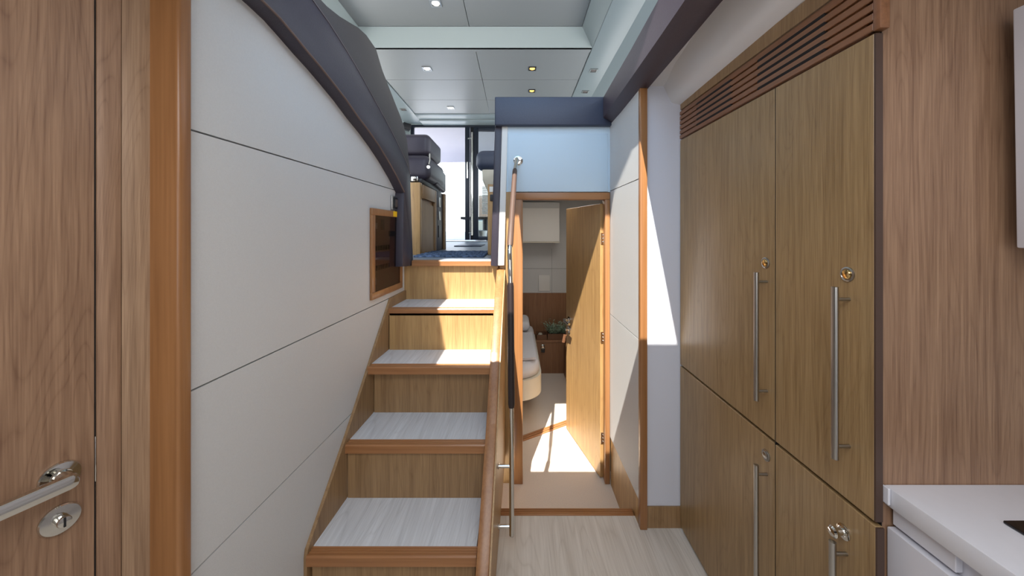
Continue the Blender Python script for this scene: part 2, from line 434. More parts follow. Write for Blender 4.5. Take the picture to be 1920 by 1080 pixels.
# dark near edge banding of the two nearest doors
for dd, (z0, z1), yn in ((doors[1], (zu0, zu1), .727), (doors[3], (zl0, zl1), .724)):
    B().box(cx+.0005, cx+.0155, yn-.0035, yn+.0005, z0+.001, z1-.001).done('edge_band', 'edge', dd)
def bar_handle(par, Y, z0, z1):
    h = B().cyl((cx-.032, Y, z0), (cx-.032, Y, z1), .0068, 18)
    for z in (z0+.028, z1-.028) if z1 < -.05 else (): h.cyl((cx-.032, Y, z), (cx+.001, Y, z), .0042, 12)
    h.done('bar_handle', 'steel', par)
bar_handle(doors[0], 1.037, -.507, -.124); bar_handle(doors[1], .781, -.513, -.126)
bar_handle(doors[2], 1.037, -1.08, -.70); bar_handle(doors[3], .787, -1.09, -.705)
def push_lock(par, Y, z, mat='gold'):
    k = B().lathe([(.0165, 0), (.0165, .0025), (.0135, .004), (.0115, .002)], (cx, Y, z), (-1, 0, 0), 28).done('push_lock', 'steel', par)
    B().lathe([(.0105, 0), (.0105, .003), (.009, .0045), (.004, .0055), (0, .0056)], (cx-.0015, Y, z), (-1, 0, 0), 24).done('button', mat, par)
push_lock(doors[0], 1.042, -.096); push_lock(doors[1], .784, -.098); push_lock(doors[2], 1.04, -.673, 'steel')
kx = Vector((cx, .793, -.688))
t = B().lathe([(.0165, 0), (.0165, .003), (.013, .0045), (.008, .004), (.007, .018), (.011, .02), (.0125, .026), (.009, .03), (0, .031)], kx, (-1, 0, 0), 26)
t.done('turn_knob', 'chrome', doors[3])
# near end panel strip and dark gap
struct(B().box(cx+.0163, cx+.0185, .7285, .7475, FZ, .418).done('trim_10', 'gap'))

# louvre
vg = thing('vent_grille', 'brown wooden louvred vent above the oak cupboard doors', 'vent', (.76, 1.15, .42))
B().box(cx+.006, cx+.022, .7485, 1.588, .42, .552).done('back_board', 'brown', vg)
ns = 6; pitch = .129/ns
for k in range(ns):
    z = .421+k*pitch
    B().box(cx-.001, cx+.0058, .728, 1.588, z, z+pitch*.74, .0012, 1).done('louvre_slat', 'brown', vg)
for (ya, yb2) in ((1.21, 1.44), (.842, 1.076)):
    for k in range(ns-1):
        z = .421+k*pitch+pitch*.74
        B().box(cx-.0015, cx+.0057, ya, yb2, z-.001, z+pitch*.26+.0015).done('slot_shade_strip', 'gap', vg)  # flush dark strips stand in for the shade inside open slots
struct(B().box(cx+.002, cx+.02, .7485, 1.588, .554, .60).done('trim_11', 'oakd'), 'plain wood strip above the louvred vent', 'trim')
struct(B().box(cx-.002, cx+.0185, .712, .7275, .418, .62, .002).done('trim_12', 'brown'))

# ------------------------------------------------------------------ galley side (right foreground)
struct(B().box(cx+.0187, 1.6, .7285, .7475, FZ, .70).done('wall_galley', 'walnut'), 'walnut bulkhead beside the white worktop', 'wall')
wt_z = -.532
wk = thing('worktop', 'white worktop with thin front lip in the right foreground', 'worktop', (1.0, .4, wt_z-.04))
B().box(.772, 1.34, -.9, .728, wt_z-.04, wt_z, .0025, 2).done('slab', 'top', wk)
B().box(.7665, .7715, .714, .7275, wt_z-.034, wt_z+.0005, .001, 1).done('end_strip', 'lacq', wk)
hb = B().box(.885, 1.28, .08, .631, wt_z+.0005, wt_z+.006, .002, 2)
tag(hb.done('hob', 'blackg'), 'black glass hob set into the white worktop', 'hob')
dr = thing('drawer_unit', 'white handleless drawer unit below the worktop', 'drawer unit', (1.0, .4, FZ))
B().box(.80, 1.34, -.9, .728, FZ, wt_z-.041).done('carcass', 'lacq', dr)
B().box(.776, .7995, .13, .726, -1.0, -.618, .002, 2).done('drawer', 'lacq', dr)
B().box(.776, .7995, -.6, .126, -1.0, -.618, .002, 2).done('drawer', 'lacq', dr)
B().box(.776, .7995, -.6, .726, FZ+.08, -1.004, .002, 2).done('drawer', 'lacq', dr)
B().box(.786, .7995, .62, .724, -.612, -.5745, .001, 1).done('rail_end', 'lacq', dr)
xc0, xc1 = (1898-CX)*.70/F, (1905-CX)*.70/F
zt_, zb_ = (CY-18)*.70/F, (CY-465)*.70/F
wc = B().prism([Vector((xc0, .70, zt_)), Vector((xc1, .70, zb_)), Vector((1.36, .70, zb_)), Vector((1.36, .70, zt_))], (0, -.75, 0), .003, 2)
tag(wc.done('wall_cabinet', 'lacq'), 'white glossy wall cabinet at the right edge above the worktop', 'cabinet')
struct(B().box(1.36, 1.42, -1.6, .72, FZ, .70).done('wall_galley.001', 'white'))

# ------------------------------------------------------------------ left foreground bulkhead with door
K0 = Vector((-.80, .757, 0)); ud = Vector((-.38, -1, 0)).normalized(); un = Vector((1, -.38, 0)).normalized()   # along toward viewer, normal into room
def BK(d, off, z): return K0+ud*d+un*off+Vector((0, 0, z))
def plank(d0, d1, o0, o1, z0, z1, bev=.0015):
    return B().prism([BK(d0,o0,z0), BK(d1,o0,z0), BK(d1,o1,z0), BK(d0,o1,z0)], (0, 0, z1-z0), bev, 2)
def dpx(px):                                # distance along the bulkhead where a photo column meets it
    k = (px-CX)/F
    return (K0.x-k*K0.y)/(k*ud.y-ud.x)
g0, gm, g1 = dpx(282), dpx(228), dpx(181.5)
struct(plank(-.03, gm-.0004, -.03, 0, FZ, .70).done('wall_left_bulkhead', 'walnut2'), 'walnut door surround beside the honey wood post', 'wall')
struct(plank(gm+.0004, g1, -.03, .0004, FZ, .70).done('wall_left_bulkhead.001', 'walnut'))
struct(plank(0.0, 2.4, -.06, -.036, FZ, .70).done('wall_left_bulkhead.002', 'gap'))
struct(B().box(-.84, -.737, .757, .79, FZ, .72, .007, 3).done('trim_13', 'orange'), 'honey wood corner post at the left of the white wall', 'trim')
dg = dpx(178)
d1 = thing('door_1', 'walnut veneered door with chrome lever handle in the left foreground', 'door', BK(dg+.3, 0, FZ), kind='structure')
plank(dg, dg+.68, -.035, -.001, FZ+.01, .66, .002).done('door_leaf', 'walnut', d1)
struct(plank(g1+.0002, dg-.0002, -.03, -.0035, FZ, .66, 0).done('gap_shade_strip', 'gap'))  # dark strip in place of the shade in the door gap
pl_ = dpx(179.5)
plank(g1+.0003, dg-.0003, -.0034, -.0005, (CY-905)*.68/F, (CY-820)*.68/F, .0006).done('strike_plate', 'chrome', d1)
# rose, lever, turn lock
dr_ = dpx(112); Yr = BK(dr_,0,0).y
zr = (CY-893)*Yr/F; zk = (CY-973)*Yr/F
rose = B().lathe([(.0262, 0), (.0262, .004), (.0245, .0065), (.014, .0075), (.0125, .010), (.0125, .036), (0, .037)], BK(dr_, -.001, zr), un, 40).done('handle_rose', 'chrome', d1)
t = B()
def lev(s, hw, h, o): return [BK(dr_+s, o, zr-hw), BK(dr_+s, o, zr+hw)]
rows = []
for s, hw, oo in ((-.0095,.004,.036),(-.0085,.0085,.036),(-.005,.0118,.036),(.001,.0132,.036),(.05,.0132,.0365),(.10,.0128,.037),(.135,.012,.037),(.14,.007,.037)):
    rows.append([BK(dr_+s, oo, zr-hw), BK(dr_+s, oo+.009, zr-hw*.92), BK(dr_+s, oo+.010, zr-hw*.6), BK(dr_+s, oo+.010, zr+hw*.6), BK(dr_+s, oo+.009, zr+hw*.92), BK(dr_+s, oo, zr+hw)])
t.loft(rows, True, 0, True)
t.done('door_handle', 'chrome', d1)
lk = B().lathe([(.0262, 0), (.0262, .004), (.0245, .0065), (.010, .0068), (.010, .009), (0, .0092)], BK(dr_, -.001, zk), un, 40).done('lock_rose', 'chrome', d1)
t = B().lathe([(.0095, 0), (.0095, .010), (.0085, .012), (0, .0125)], BK(dr_, .008, zk), un, 28)
t.done('turn_knob', 'chrome', lk)
B().prism([BK(dr_-.0014, .0205, zk-.0085), BK(dr_+.0014, .0205, zk-.0085), BK(dr_+.0014, .0205, zk+.0085), BK(dr_-.0014, .0205, zk+.0085)], un*.0008).done('knob_slot', 'black', lk)

# ------------------------------------------------------------------ electrical panel and switch on left wall
def wallbox(bb, y0, y1, z0, z1, o0, o1, bev=0):
    return bb.prism([Vector((lwx(y0)+o0, y0, z0)), Vector((lwx(y1)+o0, y1, z0)), Vector((lwx(y1)+o0, y1, z1)), Vector((lwx(y0)+o0, y0, z1))], (o1-o0, 0, 0), bev, 2)
ep = thing('electrical_panel', 'honey framed electrical panel with smoked glass door in the left wall', 'electrical panel', (-.72, 1.88, -.338))
y0, y1, z0, z1 = 1.684, 2.076, -.338, .112
t = B()
fw = .034
wallbox(t, y0, y1, z1-fw, z1, .0005, .014, .002); wallbox(t, y0, y1, z0, z0+fw, .0005, .014, .002)
wallbox(t, y0, y0+fw, z0+fw, z1-fw, .0005, .014, .002); wallbox(t, y1-fw, y1, z0+fw, z1-fw, .0005, .014, .002)
t.done('frame', 'orange', ep)
wallbox(B(), y0+fw, y1-fw, z0+fw, z1-fw, .0005, .003).done('back_plate', 'plate', ep)
wallbox(B(), y0+fw-.002, y1-fw+.002, z0+fw-.002, z1-fw+.002, .009, .0105).done('glass_door', 'smoke', ep)
for k in range(6): wallbox(B(), 1.735+k*.03, 1.755+k*.03, -.10, -.075, .003, .007, .001).done('breaker', 'black', ep)
for k in range(6): wallbox(B(), 1.735+k*.03, 1.755+k*.03, -.20, -.175, .003, .007, .001).done('breaker', 'black', ep)
wallbox(B(), 1.735, 1.755, .01, .04, .003, .007, .001).done('meter', 'white', ep)
wallbox(B(), 1.80, 1.845, .005, .06, .003, .005, .001).done('meter', 'panelk', ep)
wallbox(B(), 1.90, 2.0, -.03, .0, .003, .0075, .001).done('meter', 'black', ep)
wallbox(B(), 1.727, 1.745, -.27, -.235, .003, .007, .001).done('switch', 'white', ep)
wallbox(B(), 1.935, 1.985, .08, .1105, .0142, .0150).done('warning_sticker', 'yellow', ep)
sw = thing('touch_switch', 'small dark switch plate with grey surround above the electrical panel', 'switch', (-.70, 1.98, .117))
wallbox(B(), 1.93, 2.045, .118, .198, .0005, .010, .002).done('surround', 'steel', sw)
wallbox(B(), 1.945, 2.04, .126, .19, .010, .014, .003).done('plate', 'black', sw)
wallbox(B(), 1.965, 2.02, .135, .18, .014, .016, .003).done('rocker', 'panelk', sw)

# ------------------------------------------------------------------ grab rail
gr = thing('grab_rail', 'chrome grab rail with leather grips beside the stairs', 'grab rail', (-.02, 1.47, FZ+.05))
yr = 1.49
p0, p1, p2 = at(959.5,1003,yr-.02), at(959,764,yr), at(957,530,yr+.02)
p3, p4 = at(955.5,470,yr+.06), at(965.5,318,1.99); p5 = at(969,298,2.03)
t = B().tube([p0, p1, p2, p2.lerp(p3,.6), p3, p3.lerp(p4,.08)], [.0105]*6)
t.lathe([(.0105, 0), (.009, .004), (.004, .006)], p0, (0, 0, -1), 18)
t.tube([p3.lerp(p4,.97), p4, p5, p5+Vector((.004, .03, 0)), Vector((p5.x+.006, WY-.004, p5.z))], .0105)
t.done('tube', 'chrome', gr)
B().tube([p1+Vector((0,0,.0)), p1.lerp(p2,.03), p1.lerp(p2,.5), p1.lerp(p2,.97), p2], [.012,.0148,.0148,.0148,.012]).done('black_grip', 'grip', gr)
gl_ = [p3.lerp(p4,k) for k in (.04,.07,.3,.6,.97,1)]
B().tube(gl_, [.0115,.0145,.0145,.0140,.0138,.0115]).done('leather_grip', 'leath', gr)
B().lathe([(.028, 0), (.028, .004), (.02, .007), (.012, .008)], Vector((p5.x+.008, WY-.0062, p5.z)), (0, -1, 0), 26).done('wall_flange', 'chrome', gr)
for py in (874, 987):
    a = at(958, py, yr-.008); xw = sx(yr)+.0587
    t = B().cyl(Vector((xw, a.y, a.z)), a, .0075, 16)
    t.lathe([(.012, 0), (.012, .004), (.009, .005)], Vector((xw, a.y, a.z)), (1, 0, 0), 18)
    t.done('bracket', 'chrome', gr)

# ------------------------------------------------------------------ cabin beyond the door
BY = 3.92
struct(B().box(-.104, 1.1, BY, BY+.05, -.70, .60).box(-1.25, -.104, BY, BY+.05, -.70, SZ-.031).done('wall_back_cabin', 'whitew'), 'white upper back wall of the cabin', 'wall')
struct(B().box(-1.25, 1.1, BY, BY+.05, CZ, -.701).done('wall_back_cabin.001', 'brownc'), 'brown lower back wall of the cabin', 'wall')
struct(B().box(1.05, 1.1, 2.15, BY, CZ, .60).done('wall_right_cabin', 'whitew'))
struct(B().box(.62, 1.05, 2.14, 2.2, CZ, .60).done('wall_right_cabin.001', 'white'))
struct(B().box(-1.25, -1.2, 2.2, BY, CZ, SZ-.03).done('wall_left_cabin', 'whitew'))
struct(B().box(-.105, 1.1, 2.13, BY+.05, .40, .45).done('ceiling_cabin', 'white'), 'white cabin ceiling', 'ceiling')
# white panel seams
struct(B().box(.0, .9, BY-.002, BY-.0005, -.427, -.423).box(.40, .403, BY-.002, BY-.0005, -.70, -.2).done('trim_15', 'ceil'))
oc = thing('overhead_cabinet', 'white overhead cabinet high on the cabin back wall', 'cabinet', (.2, 3.75, -.13))
B().box(-.10, .452, 3.62, BY-.001, -.115, .30, .004, 2).done('body', 'whitew', oc)
B().box(-.098, .45, 3.608, 3.6195, -.11, .24, .002, 1).done('front_panel', 'white', oc)
B().box(-.10, .452, 3.60, 3.6075, -.122, -.112, .001, 1).done('finger_lip', 'cream', oc)
hz = at(1010,516,3.9); hz2 = at(1031,546,3.9)
tag(B().box(hz.x, hz2.x, BY-.012, BY-.0005, hz2.z, hz.z, .003, 2).done('access_cover', 'white'), 'small square beige cover on the white cabin back wall', 'cover')
sh = thing('cabin_ledge', 'brown wooden ledge cabinet along the cabin back wall', 'ledge', (.2, 3.8, CZ))
B().box(-.2, 1.04, 3.70, BY-.001, CZ, -1.19).done('front', 'brownc', sh)
B().box(-.2, 1.04, 3.69, BY-.001, -1.189, -1.165, .004, 2).done('ledge_top', 'brownc', sh)
lt = at(1018,651,3.69)
t = B().box(lt.x-.022, lt.x+.022, 3.684, 3.6995, lt.z-.05, lt.z+.03, .004, 2).lathe([(.02,0),(.02,.008),(.006,.011)], (lt.x, 3.684, lt.z+.005), (0,-1,0), 20)
t.done('latch', 'chrome', sh)
B().box(lt.x-.018, lt.x+.018, 3.676, 3.684, lt.z-.052, lt.z-.012, .002, 1).done('latch_plate', 'black', sh)
def tray(name, x0, x1, y0, y1, z0, z1, w=.008):
    t = B().box(x0, x1, y0, y1, z0, z0+w)
    t.box(x0, x1, y0, y0+w, z0+w, z1).box(x0, x1, y1-w, y1, z0+w, z1).box(x0, x0+w, y0+w, y1-w, z0+w, z1).box(x1-w, x1, y0+w, y1-w, z0+w, z1)
    return t
zl_ = -1.164
bx0, bx1 = at(1027,0,3.72).x, at(1068,0,3.72).x
pb_ = thing('planter_box', 'long brown wooden planter box with sage green plant on cabin ledge', 'planter', ((bx0+bx1)/2, 3.77, zl_))
tray('box', bx0, bx1, 3.71, 3.84, zl_, zl_+.062).done('box', 'tag', pb_)
B().box(bx0+.008, bx1-.008, 3.718, 3.832, zl_+.008, zl_+.045).done('soil', 'gap', pb_)
t = B()
for k in range(90):
    cxp = random.uniform(bx0+.02, bx1-.02); cyp = random.uniform(3.73, 3.82); base = Vector((cxp, cyp, zl_+.045))
    dirv = Vector((random.uniform(-.7,.7), random.uniform(-.7,.5), random.uniform(.5,1))).normalized()
    tip = base+dirv*random.uniform(.06,.16)
    t.tube([base, tip], [.0012,.0008], 4)
    for q in range(5):
        c = base.lerp(tip, .35+.16*q); l = Vector((random.uniform(-1,1), random.uniform(-1,1), random.uniform(-.1,.7))).normalized()
        w = l.cross(Vector((0,0,1))).normalized()*.0065
        t.loft([[c-w*.2, c+w*.2], [c+l*.014-w, c+l*.014+w], [c+l*.03-w*.2, c+l*.03+w*.2]])
t.done('foliage', 'leaf', pb_)
sx0, sx1 = at(1006,0,3.72).x, at(1025,0,3.72).x
tag(tray('tray', sx0, sx1, 3.71, 3.84, zl_, zl_+.05).done('storage_tray', 'tag'), 'small open brown tray left of the planter on the cabin ledge', 'tray')
tag(B().lathe([(.022,0),(.024,.03),(.018,.045),(0,.046)], ((sx0+sx1)/2-.01, 3.77, zl_+.0085), (0,0,1), 16).done('cup', 'cream'), 'small pale cup inside the open brown tray', 'cup')
# low cabinet right
tag(B().box(.505, .70, 3.0, 3.68, CZ, -1.19, .006, 2).done('low_cabinet', 'brownc'), 'low brown cabinet on the right side of the cabin floor', 'cabinet')
# bed
bd = thing('bed', 'single bed with white linen and rounded cream base in the cabin', 'bed', (-.2, 3.1, CZ))
def rrect(x0, x1, y0, y1, r, z, n=10):
    pts = []
    for cx_, cy_, a0 in ((x1-r, y0+r, -90), (x1-.02, y1-.02, 0), (x0+.02, y1-.02, 90), (x0+.02, y0+.02, 180)):
        rr = r if a0 == -90 else .02
        for k in range(n+1):
            a = math.radians(a0+90*k/n); pts.append(Vector((cx_+rr*math.cos(a), cy_+rr*math.sin(a), z)))
    return pts
BX0, BX1, BY0, BY1 = -.95, .195, 2.52, 3.68
B().loft([rrect(BX0, BX1, BY0, BY1, .20, z) for z in (-1.24, -1.235, -1.10, -1.095)], True, 0, True).done('base', 'cream', bd)
B().loft([rrect(BX0+.05+i, BX1-.015-i, BY0+.02+i, BY1-.01, .19, z) for z, i in ((-1.094,.012),(-1.085,.0),(-1.04,.0),(-1.012,.012),(-1.0,.035),(-.996,.06))], True, 0, True).done('mattress', 'linen', bd, sharp=80)
B().box(BX0+.1, .045, BY0+.12, BY1-.05, CZ, -1.241, .02, 4).done('plinth', 'oakd', bd)
t = B().loft([[Vector((x, y, -.985+.012*math.sin(9*x+7*y)+.008*math.sin(23*y))) for x in [(-.85+.125*i) for i in range(9)]] for y in [2.65+.095*j for j in range(8)]], False, .02)
t.done('blanket', 'linen', bd, sharp=80)
pw = B().box(-.75, .13, 3.30, 3.64, -.962, -.87, .045, 5)
tag(pw.done('pillow', 'linen'), 'white pillow at the far end of the cabin bed', 'pillow')

# ------------------------------------------------------------------ saloon
ZC, ZH = 1.80, 1.98
# ceiling
def seamed(name, x0, x1, ys, z, xs):
    t = B(); g = .003
    for i in range(len(ys)-1):
        for (a, b) in ((x0, xs-g), (xs+g, x1)): t.box(a, b, ys[i]+g, ys[i+1]-g, z, z+.02, .002, 1)
    return t
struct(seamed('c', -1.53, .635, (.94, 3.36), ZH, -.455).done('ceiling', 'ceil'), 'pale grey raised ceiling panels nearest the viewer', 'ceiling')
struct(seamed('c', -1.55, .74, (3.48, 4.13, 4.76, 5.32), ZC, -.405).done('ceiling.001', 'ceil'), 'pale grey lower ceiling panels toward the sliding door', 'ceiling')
t = B().prism([Vector((-1.53, 3.36, ZH)), Vector((.64, 3.36, ZH)), Vector((.745, 3.40, ZC-.004)), Vector((-1.62, 3.40, ZC-.004))], (0, .03, .0))
struct(t.done('ceiling.002', 'ceilb'), 'pale step face between the two ceiling levels', 'ceiling')
struct(B().box(-1.62, .745, 3.40, 3.48, ZC-.004, ZC+.02, .002, 1).done('ceiling.003', 'ceil'))
# recess sides
struct(B().prism([Vector((.64, .94, ZH)), Vector((.64, 3.36, ZH)), Vector((.745, 3.40, ZC-.004)), Vector((.745, .94, ZC-.004))], (.02, 0, .01)).done('ceiling.004', 'ceilc'))
struct(B().prism([Vector((-1.53, .94, ZH)), Vector((-1.53, 3.36, ZH)), Vector((-1.62, 3.40, ZC-.004)), Vector((-1.62, .94, ZC-.004))], (-.02, 0, .01)).done('ceiling.005', 'ceilb'))
# borders
t = B().box(.748, 1.02, .94, 5.8, ZC-.012, ZC+.02, .004, 2).box(-1.86, -1.56, .94, 5.8, ZC-.012, ZC+.02, .004, 2).box(-1.56, .748, 5.33, 5.56, ZC-.012, ZC+.02, .004, 2).box(-1.56, .748, 5.565, 5.85, ZC-.03, ZC+.02, .004, 2)
struct(t.done('ceiling.006', 'ceilc'), 'moulded white border around the saloon ceiling panels', 'ceiling')
t = B().prism([Vector((1.0, .94, ZC-.01)), Vector((1.12, .94, 1.70)), Vector((1.22, .94, 1.66)), Vector((1.42, .94, 1.42)), Vector((1.5, .94, 1.42)), Vector((1.5, .94, 1.95))], (0, 4.95, 0))
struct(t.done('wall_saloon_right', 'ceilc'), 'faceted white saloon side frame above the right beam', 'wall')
t = B().prism([Vector((-1.84, .94, ZC-.01)), Vector((-1.95, .94, 1.70)), Vector((-2.2, .94, 1.42)), Vector((-2.3, .94, 1.42)), Vector((-2.3, .94, 1.95))], (0, 4.95, 0))
struct(t.done('wall_saloon_left', 'ceilb'))
struct(B().box(-2.3, 1.5, .94, 5.95, 2.03, 2.08).done('ceiling.007', 'deck'))
struct(B().box(-2.25, -1.95, 2.2, 5.9, SZ-.03, .75).box(-2.1, -1.86, 5.6, 5.85, SZ, ZC-.03).done('wall_saloon_left.001', 'ceilb'))
struct(B().box(1.35, 1.45, 2.2, 5.9, SZ, .75).done('wall_saloon_right.001', 'ceilb'))
struct(B().box(-.10, 1.4, 2.17, 5.6, .46, .60).done('floor.003', 'greyfl'))
# side deck over cupboard, right windscreen side
struct(B().box(.603, 1.5, .80, 2.2, .79, .83).done('ceiling.008', 'gel'))
struct(B().prism([Vector((.85, -.85, .78)), Vector((.243, .94, 1.97)), Vector((1.45, .94, 1.97)), Vector((1.6, -.85, .78))], (0, 0, .05)).done('wall_windscreen_right', 'gel'))
struct(B().prism([Vector((-.655, -.85, .78)), Vector((-.875, .94, 1.97)), Vector((-2.2, .94, 1.97)), Vector((-1.9, -.85, .78))], (0, 0, .05)).done('sun_blocker_left', 'gel'))  # unseen panel added to cast shadow over the left of the stairs
# galley ceiling + back
struct(B().box(-1.9, 1.6, -1.6, .825, .70, .76).done('ceiling_galley', 'gel'))
struct(B().box(-1.9, 1.6, -1.65, -1.6, FZ, .70).done('wall_back', 'white'))
struct(B().box(-1.95, -1.9, -1.65, .2, FZ, .70).done('wall_left_galley', 'white'))

# ceiling lights
def clight(loc, label, lamp, w=.075, frame='steel', first=[None]):
    key = (lamp, frame, w)
    d_ = clight.cache
    if key in d_: return dup(d_[key], loc, label)
    r = thing('ceiling_light', label, 'ceiling light', loc, 'square recessed saloon ceiling lights')
    x, y, z = loc; h = w/2
    t = B().box(x-h, x+h, y-h, y-h+.012, z-.008, z, .001, 1).box(x-h, x+h, y+h-.012, y+h, z-.008, z, .001, 1).box(x-h, x-h+.012, y-h+.012, y+h-.012, z-.008, z, .001, 1).box(x+h-.012, x+h, y-h+.012, y+h-.012, z-.008, z, .001, 1)
    t.done('frame', frame, r)
    B().lathe([(h-.014, 0), (h-.014, .003), (h-.02, .004)], (x, y, z-.0045), (0, 0, 1), 20).done('lamp', lamp, r)
    d_[key] = r; return r
clight.cache = {}
clight((-.70, 3.01, ZH), 'square white ceiling light at top in the raised panel nearest the viewer', 'lampw', .095)
clight((-.99, 3.84, ZC), 'square white ceiling light in the lower ceiling just past the pale step', 'lampw', .095)
clight((-.957, 5.06, ZC), 'square white ceiling light closest to the sliding glass door', 'lampw', .095)
clight((.177, 3.84, ZC), 'warm glowing ceiling light, nearer of the two in dark frames', 'lampy', .085, 'black')
clight((.20, 4.45, ZC), 'warm glowing ceiling light just above the navy top rail', 'lampy', .085, 'black')
clight((.86, 3.86, ZC-.012), 'unlit steel ceiling light in the right border, nearer of the two', 'panelk', .085)
clight((.885, 4.45, ZC-.012), 'unlit steel ceiling light in the right border, farther of the two', 'panelk', .085)
clight((-1.66, 5.1, ZC-.012), 'unlit steel ceiling light in the left ceiling border', 'panelk', .085)

# speaker
sp_ = at(762,238,5.3)
t = B().box(-.06, .06, -.05, .05, -.05, .05, .012, 3, Matrix.Translation(sp_)@Matrix.Rotation(.5, 4, 'Z')@Matrix.Rotation(.15, 4, 'Y'))
spk = thing('wall_speaker', 'small black speaker mounted above the navy helm seat', 'speaker', sp_-Vector((0, 0, .055)))
t.done('cabinet', 'black', spk)
B().tube([sp_+Vector((-.02,.02,.02)), sp_+Vector((-.2,.12,.05))], .012, 10).done('mounting_arm', 'black', spk)

# helm seat and its base
hs = thing('seat_base', 'oak helm seat base cabinet with dark side panel at the stair top', 'cabinet', (-.85, 3.0, SZ))
B().box(-.80, -.722, 2.6, 2.66, SZ, .365, .003, 2).done('front_post', 'oak', hs)
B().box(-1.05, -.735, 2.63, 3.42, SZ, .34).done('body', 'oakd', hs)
B().box(-.7345, -.712, 2.66, 3.05, .25, .355, .003, 2).done('top_rail', 'oakd', hs)
B().box(-.7345, -.712, 3.05, 3.10, SZ, .355, .003, 2).done('post', 'oakd', hs)
B().box(-.7345, -.712, 3.101, 3.42, SZ, .36, .003, 2).done('side_panel', 'navy', hs)
B().box(-.7345, -.722, 2.661, 3.049, SZ, .215).done('recessed_panel', 'oakd', hs)
B().box(-.712, -.704, 3.18, 3.24, .22, .31, .003, 2).box(-.712, -.704, 3.18, 3.24, .10, .18, .003, 2).done('switch', 'steel', hs)
B().box(-.712, -.706, 3.16, 3.22, -.06, .05, .003, 2).done('grille', 'black', hs)
B().box(-.712, -.693, 3.36, 3.42, SZ, .36, .003, 2).done('end_post', 'oakd', hs)
s2 = thing('helm_seat', 'navy leather folding helm seat on the oak base', 'seat', (-.9, 3.0, .366))
B().box(-1.15, -.722, 2.64, 3.3, .366, .40, .004, 2).done('hinge_plate', 'black', s2)
B().box(-.79, -.74, 2.60, 2.639, .375, .41, .004, 2).done('bracket', 'chrome', s2)
B().box(-1.2, -.68, 2.72, 3.30, .401, .605, .06, 6).done('seat_cushion', 'navy', s2, sharp=60)
B().prism([Vector((-.69, 3.0, .40)), Vector((-.69, 3.42, .37)), Vector((-.69, 3.42, .56)), Vector((-.69, 3.1, .60))], (-.2, 0, 0), .03, 4).done('side_flap', 'navy', s2, sharp=60)
B().box(-1.2, -.70, 2.80, 3.25, .612, .79, .045, 6).done('back_cushion', 'navy', s2, sharp=60)
t = B().tube([(-.700, 2.80, .62), (-.690, 2.76, .56), (-.690, 2.725, .52)], .008, 8).lathe([(.013,-.004),(.013,.004)], (-.688, 2.712, .50), (.3,-1,0), 18)
t.done('buckle', 'chrome', s2)

# right unit and companion chair
ru = thing('side_unit', 'oak side unit with outlet beside the landing bulkhead', 'cabinet', (-.18, 2.9, SZ))
B().box(-.214, -.14, 2.6, 3.4, SZ, .35, .003, 2).done('body', 'oak', ru)
zz = at(922,355,2.6)
B().box(zz.x-.017, zz.x+.012, 2.592, 2.6, zz.z-.02, zz.z+.02, .002, 1).done('outlet', 'white', ru)
B().box(zz.x-.012, zz.x+.014, 2.585, 2.6, zz.z-.09, zz.z-.04, .004, 2).done('catch', 'black', ru)
ch = thing('companion_seat', 'cream leather seat with navy headrest cover behind the bulkhead', 'seat', (-.2, 3.75, SZ))
hp0, hp1 = at(893,283,3.7), at(945,321,3.7)
B().box(hp0.x, hp1.x+.12, 3.62, 3.80, hp1.z, hp0.z, .08, 6).done('headrest', 'navyb', ch, sharp=60)
cr0 = at(904,318,3.7)
B().prism([Vector((cr0.x, 3.66, cr0.z+.01)), Vector((cr0.x+.005, 3.66, cr0.z-.12)), Vector((cr0.x+.08, 3.66, cr0.z-.28)), Vector((-.15, 3.66, cr0.z-.28)), Vector((-.15, 3.66, cr0.z+.01))], (0, .12, 0), .02, 4).done('backrest', 'cream', ch, sharp=60)
B().box(cr0.x+.09, -.15, 3.64, 3.9, SZ, cr0.z-.283, .01, 2).done('pedestal', 'oakd', ch)

# mats
def mat_obj(x0, x1, y0, y1, h, label):
    t = B().box(x0, x1, y0, y1, SZ, SZ+h, .003, 2)
    n = int((x1-x0)/.03)
    for i in range(n):
        for j in range(int((y1-y0)/.05)):
            if (i+j) % 2: t.box(x0+.005+i*.03, x0+.03+i*.03, y0+.008+j*.05, y0+.045+j*.05, SZ+h-.001, SZ+h+.004, .002, 1)
    return tag(t.done('door_mat', 'mat'), label, 'mat')
mat_obj(-.70, -.22, 2.36, 2.95, .012, 'dark blue woven mat on the landing at the stair top')
tag(B().box(-.71, -.40, 3.95, 4.45, SZ, SZ+.012, .004, 2).done('door_mat', 'navyb'), 'plain dark mat farther back on the saloon floor', 'mat')

# sliding door at the aft end
DY = 5.8
x_l = at(775,0,DY).x
zt, zb = at(0,238,DY).z, at(0,450,DY).z
d3 = thing('door_3', 'sliding glass door with dark aluminium frame at the far end of the saloon', 'door', (-.7, DY, zb), kind='structure')
B().box(x_l-.06, .1, DY+.02, DY+.08, zt, zt+.04, .004, 2).done('head_track', 'dkfr', d3)
B().box(x_l-.05, x_l, DY+.02, DY+.08, zb, zt, .004, 2).done('side_frame', 'dkfr', d3)
B().box(x_l-.05, .1, DY+.02, DY+.10, SZ, SZ+.012, .003, 2).done('sill_track', 'steel', d3)
X = lambda px: (px-CX)*DY/F
B().box(X(872), X(881), DY-.01, DY+.018, zb+.0, zt, .004, 2).done('stile', 'dkfr', d3)
B().box(X(881.5), X(888), DY+.002, DY+.012, zb+.0, zt, .002, 2).done('channel', 'black', d3)
B().box(X(888), X(897), DY-.01, DY+.018, zb+.0, zt, .004, 2).done('stile', 'dkfr', d3)
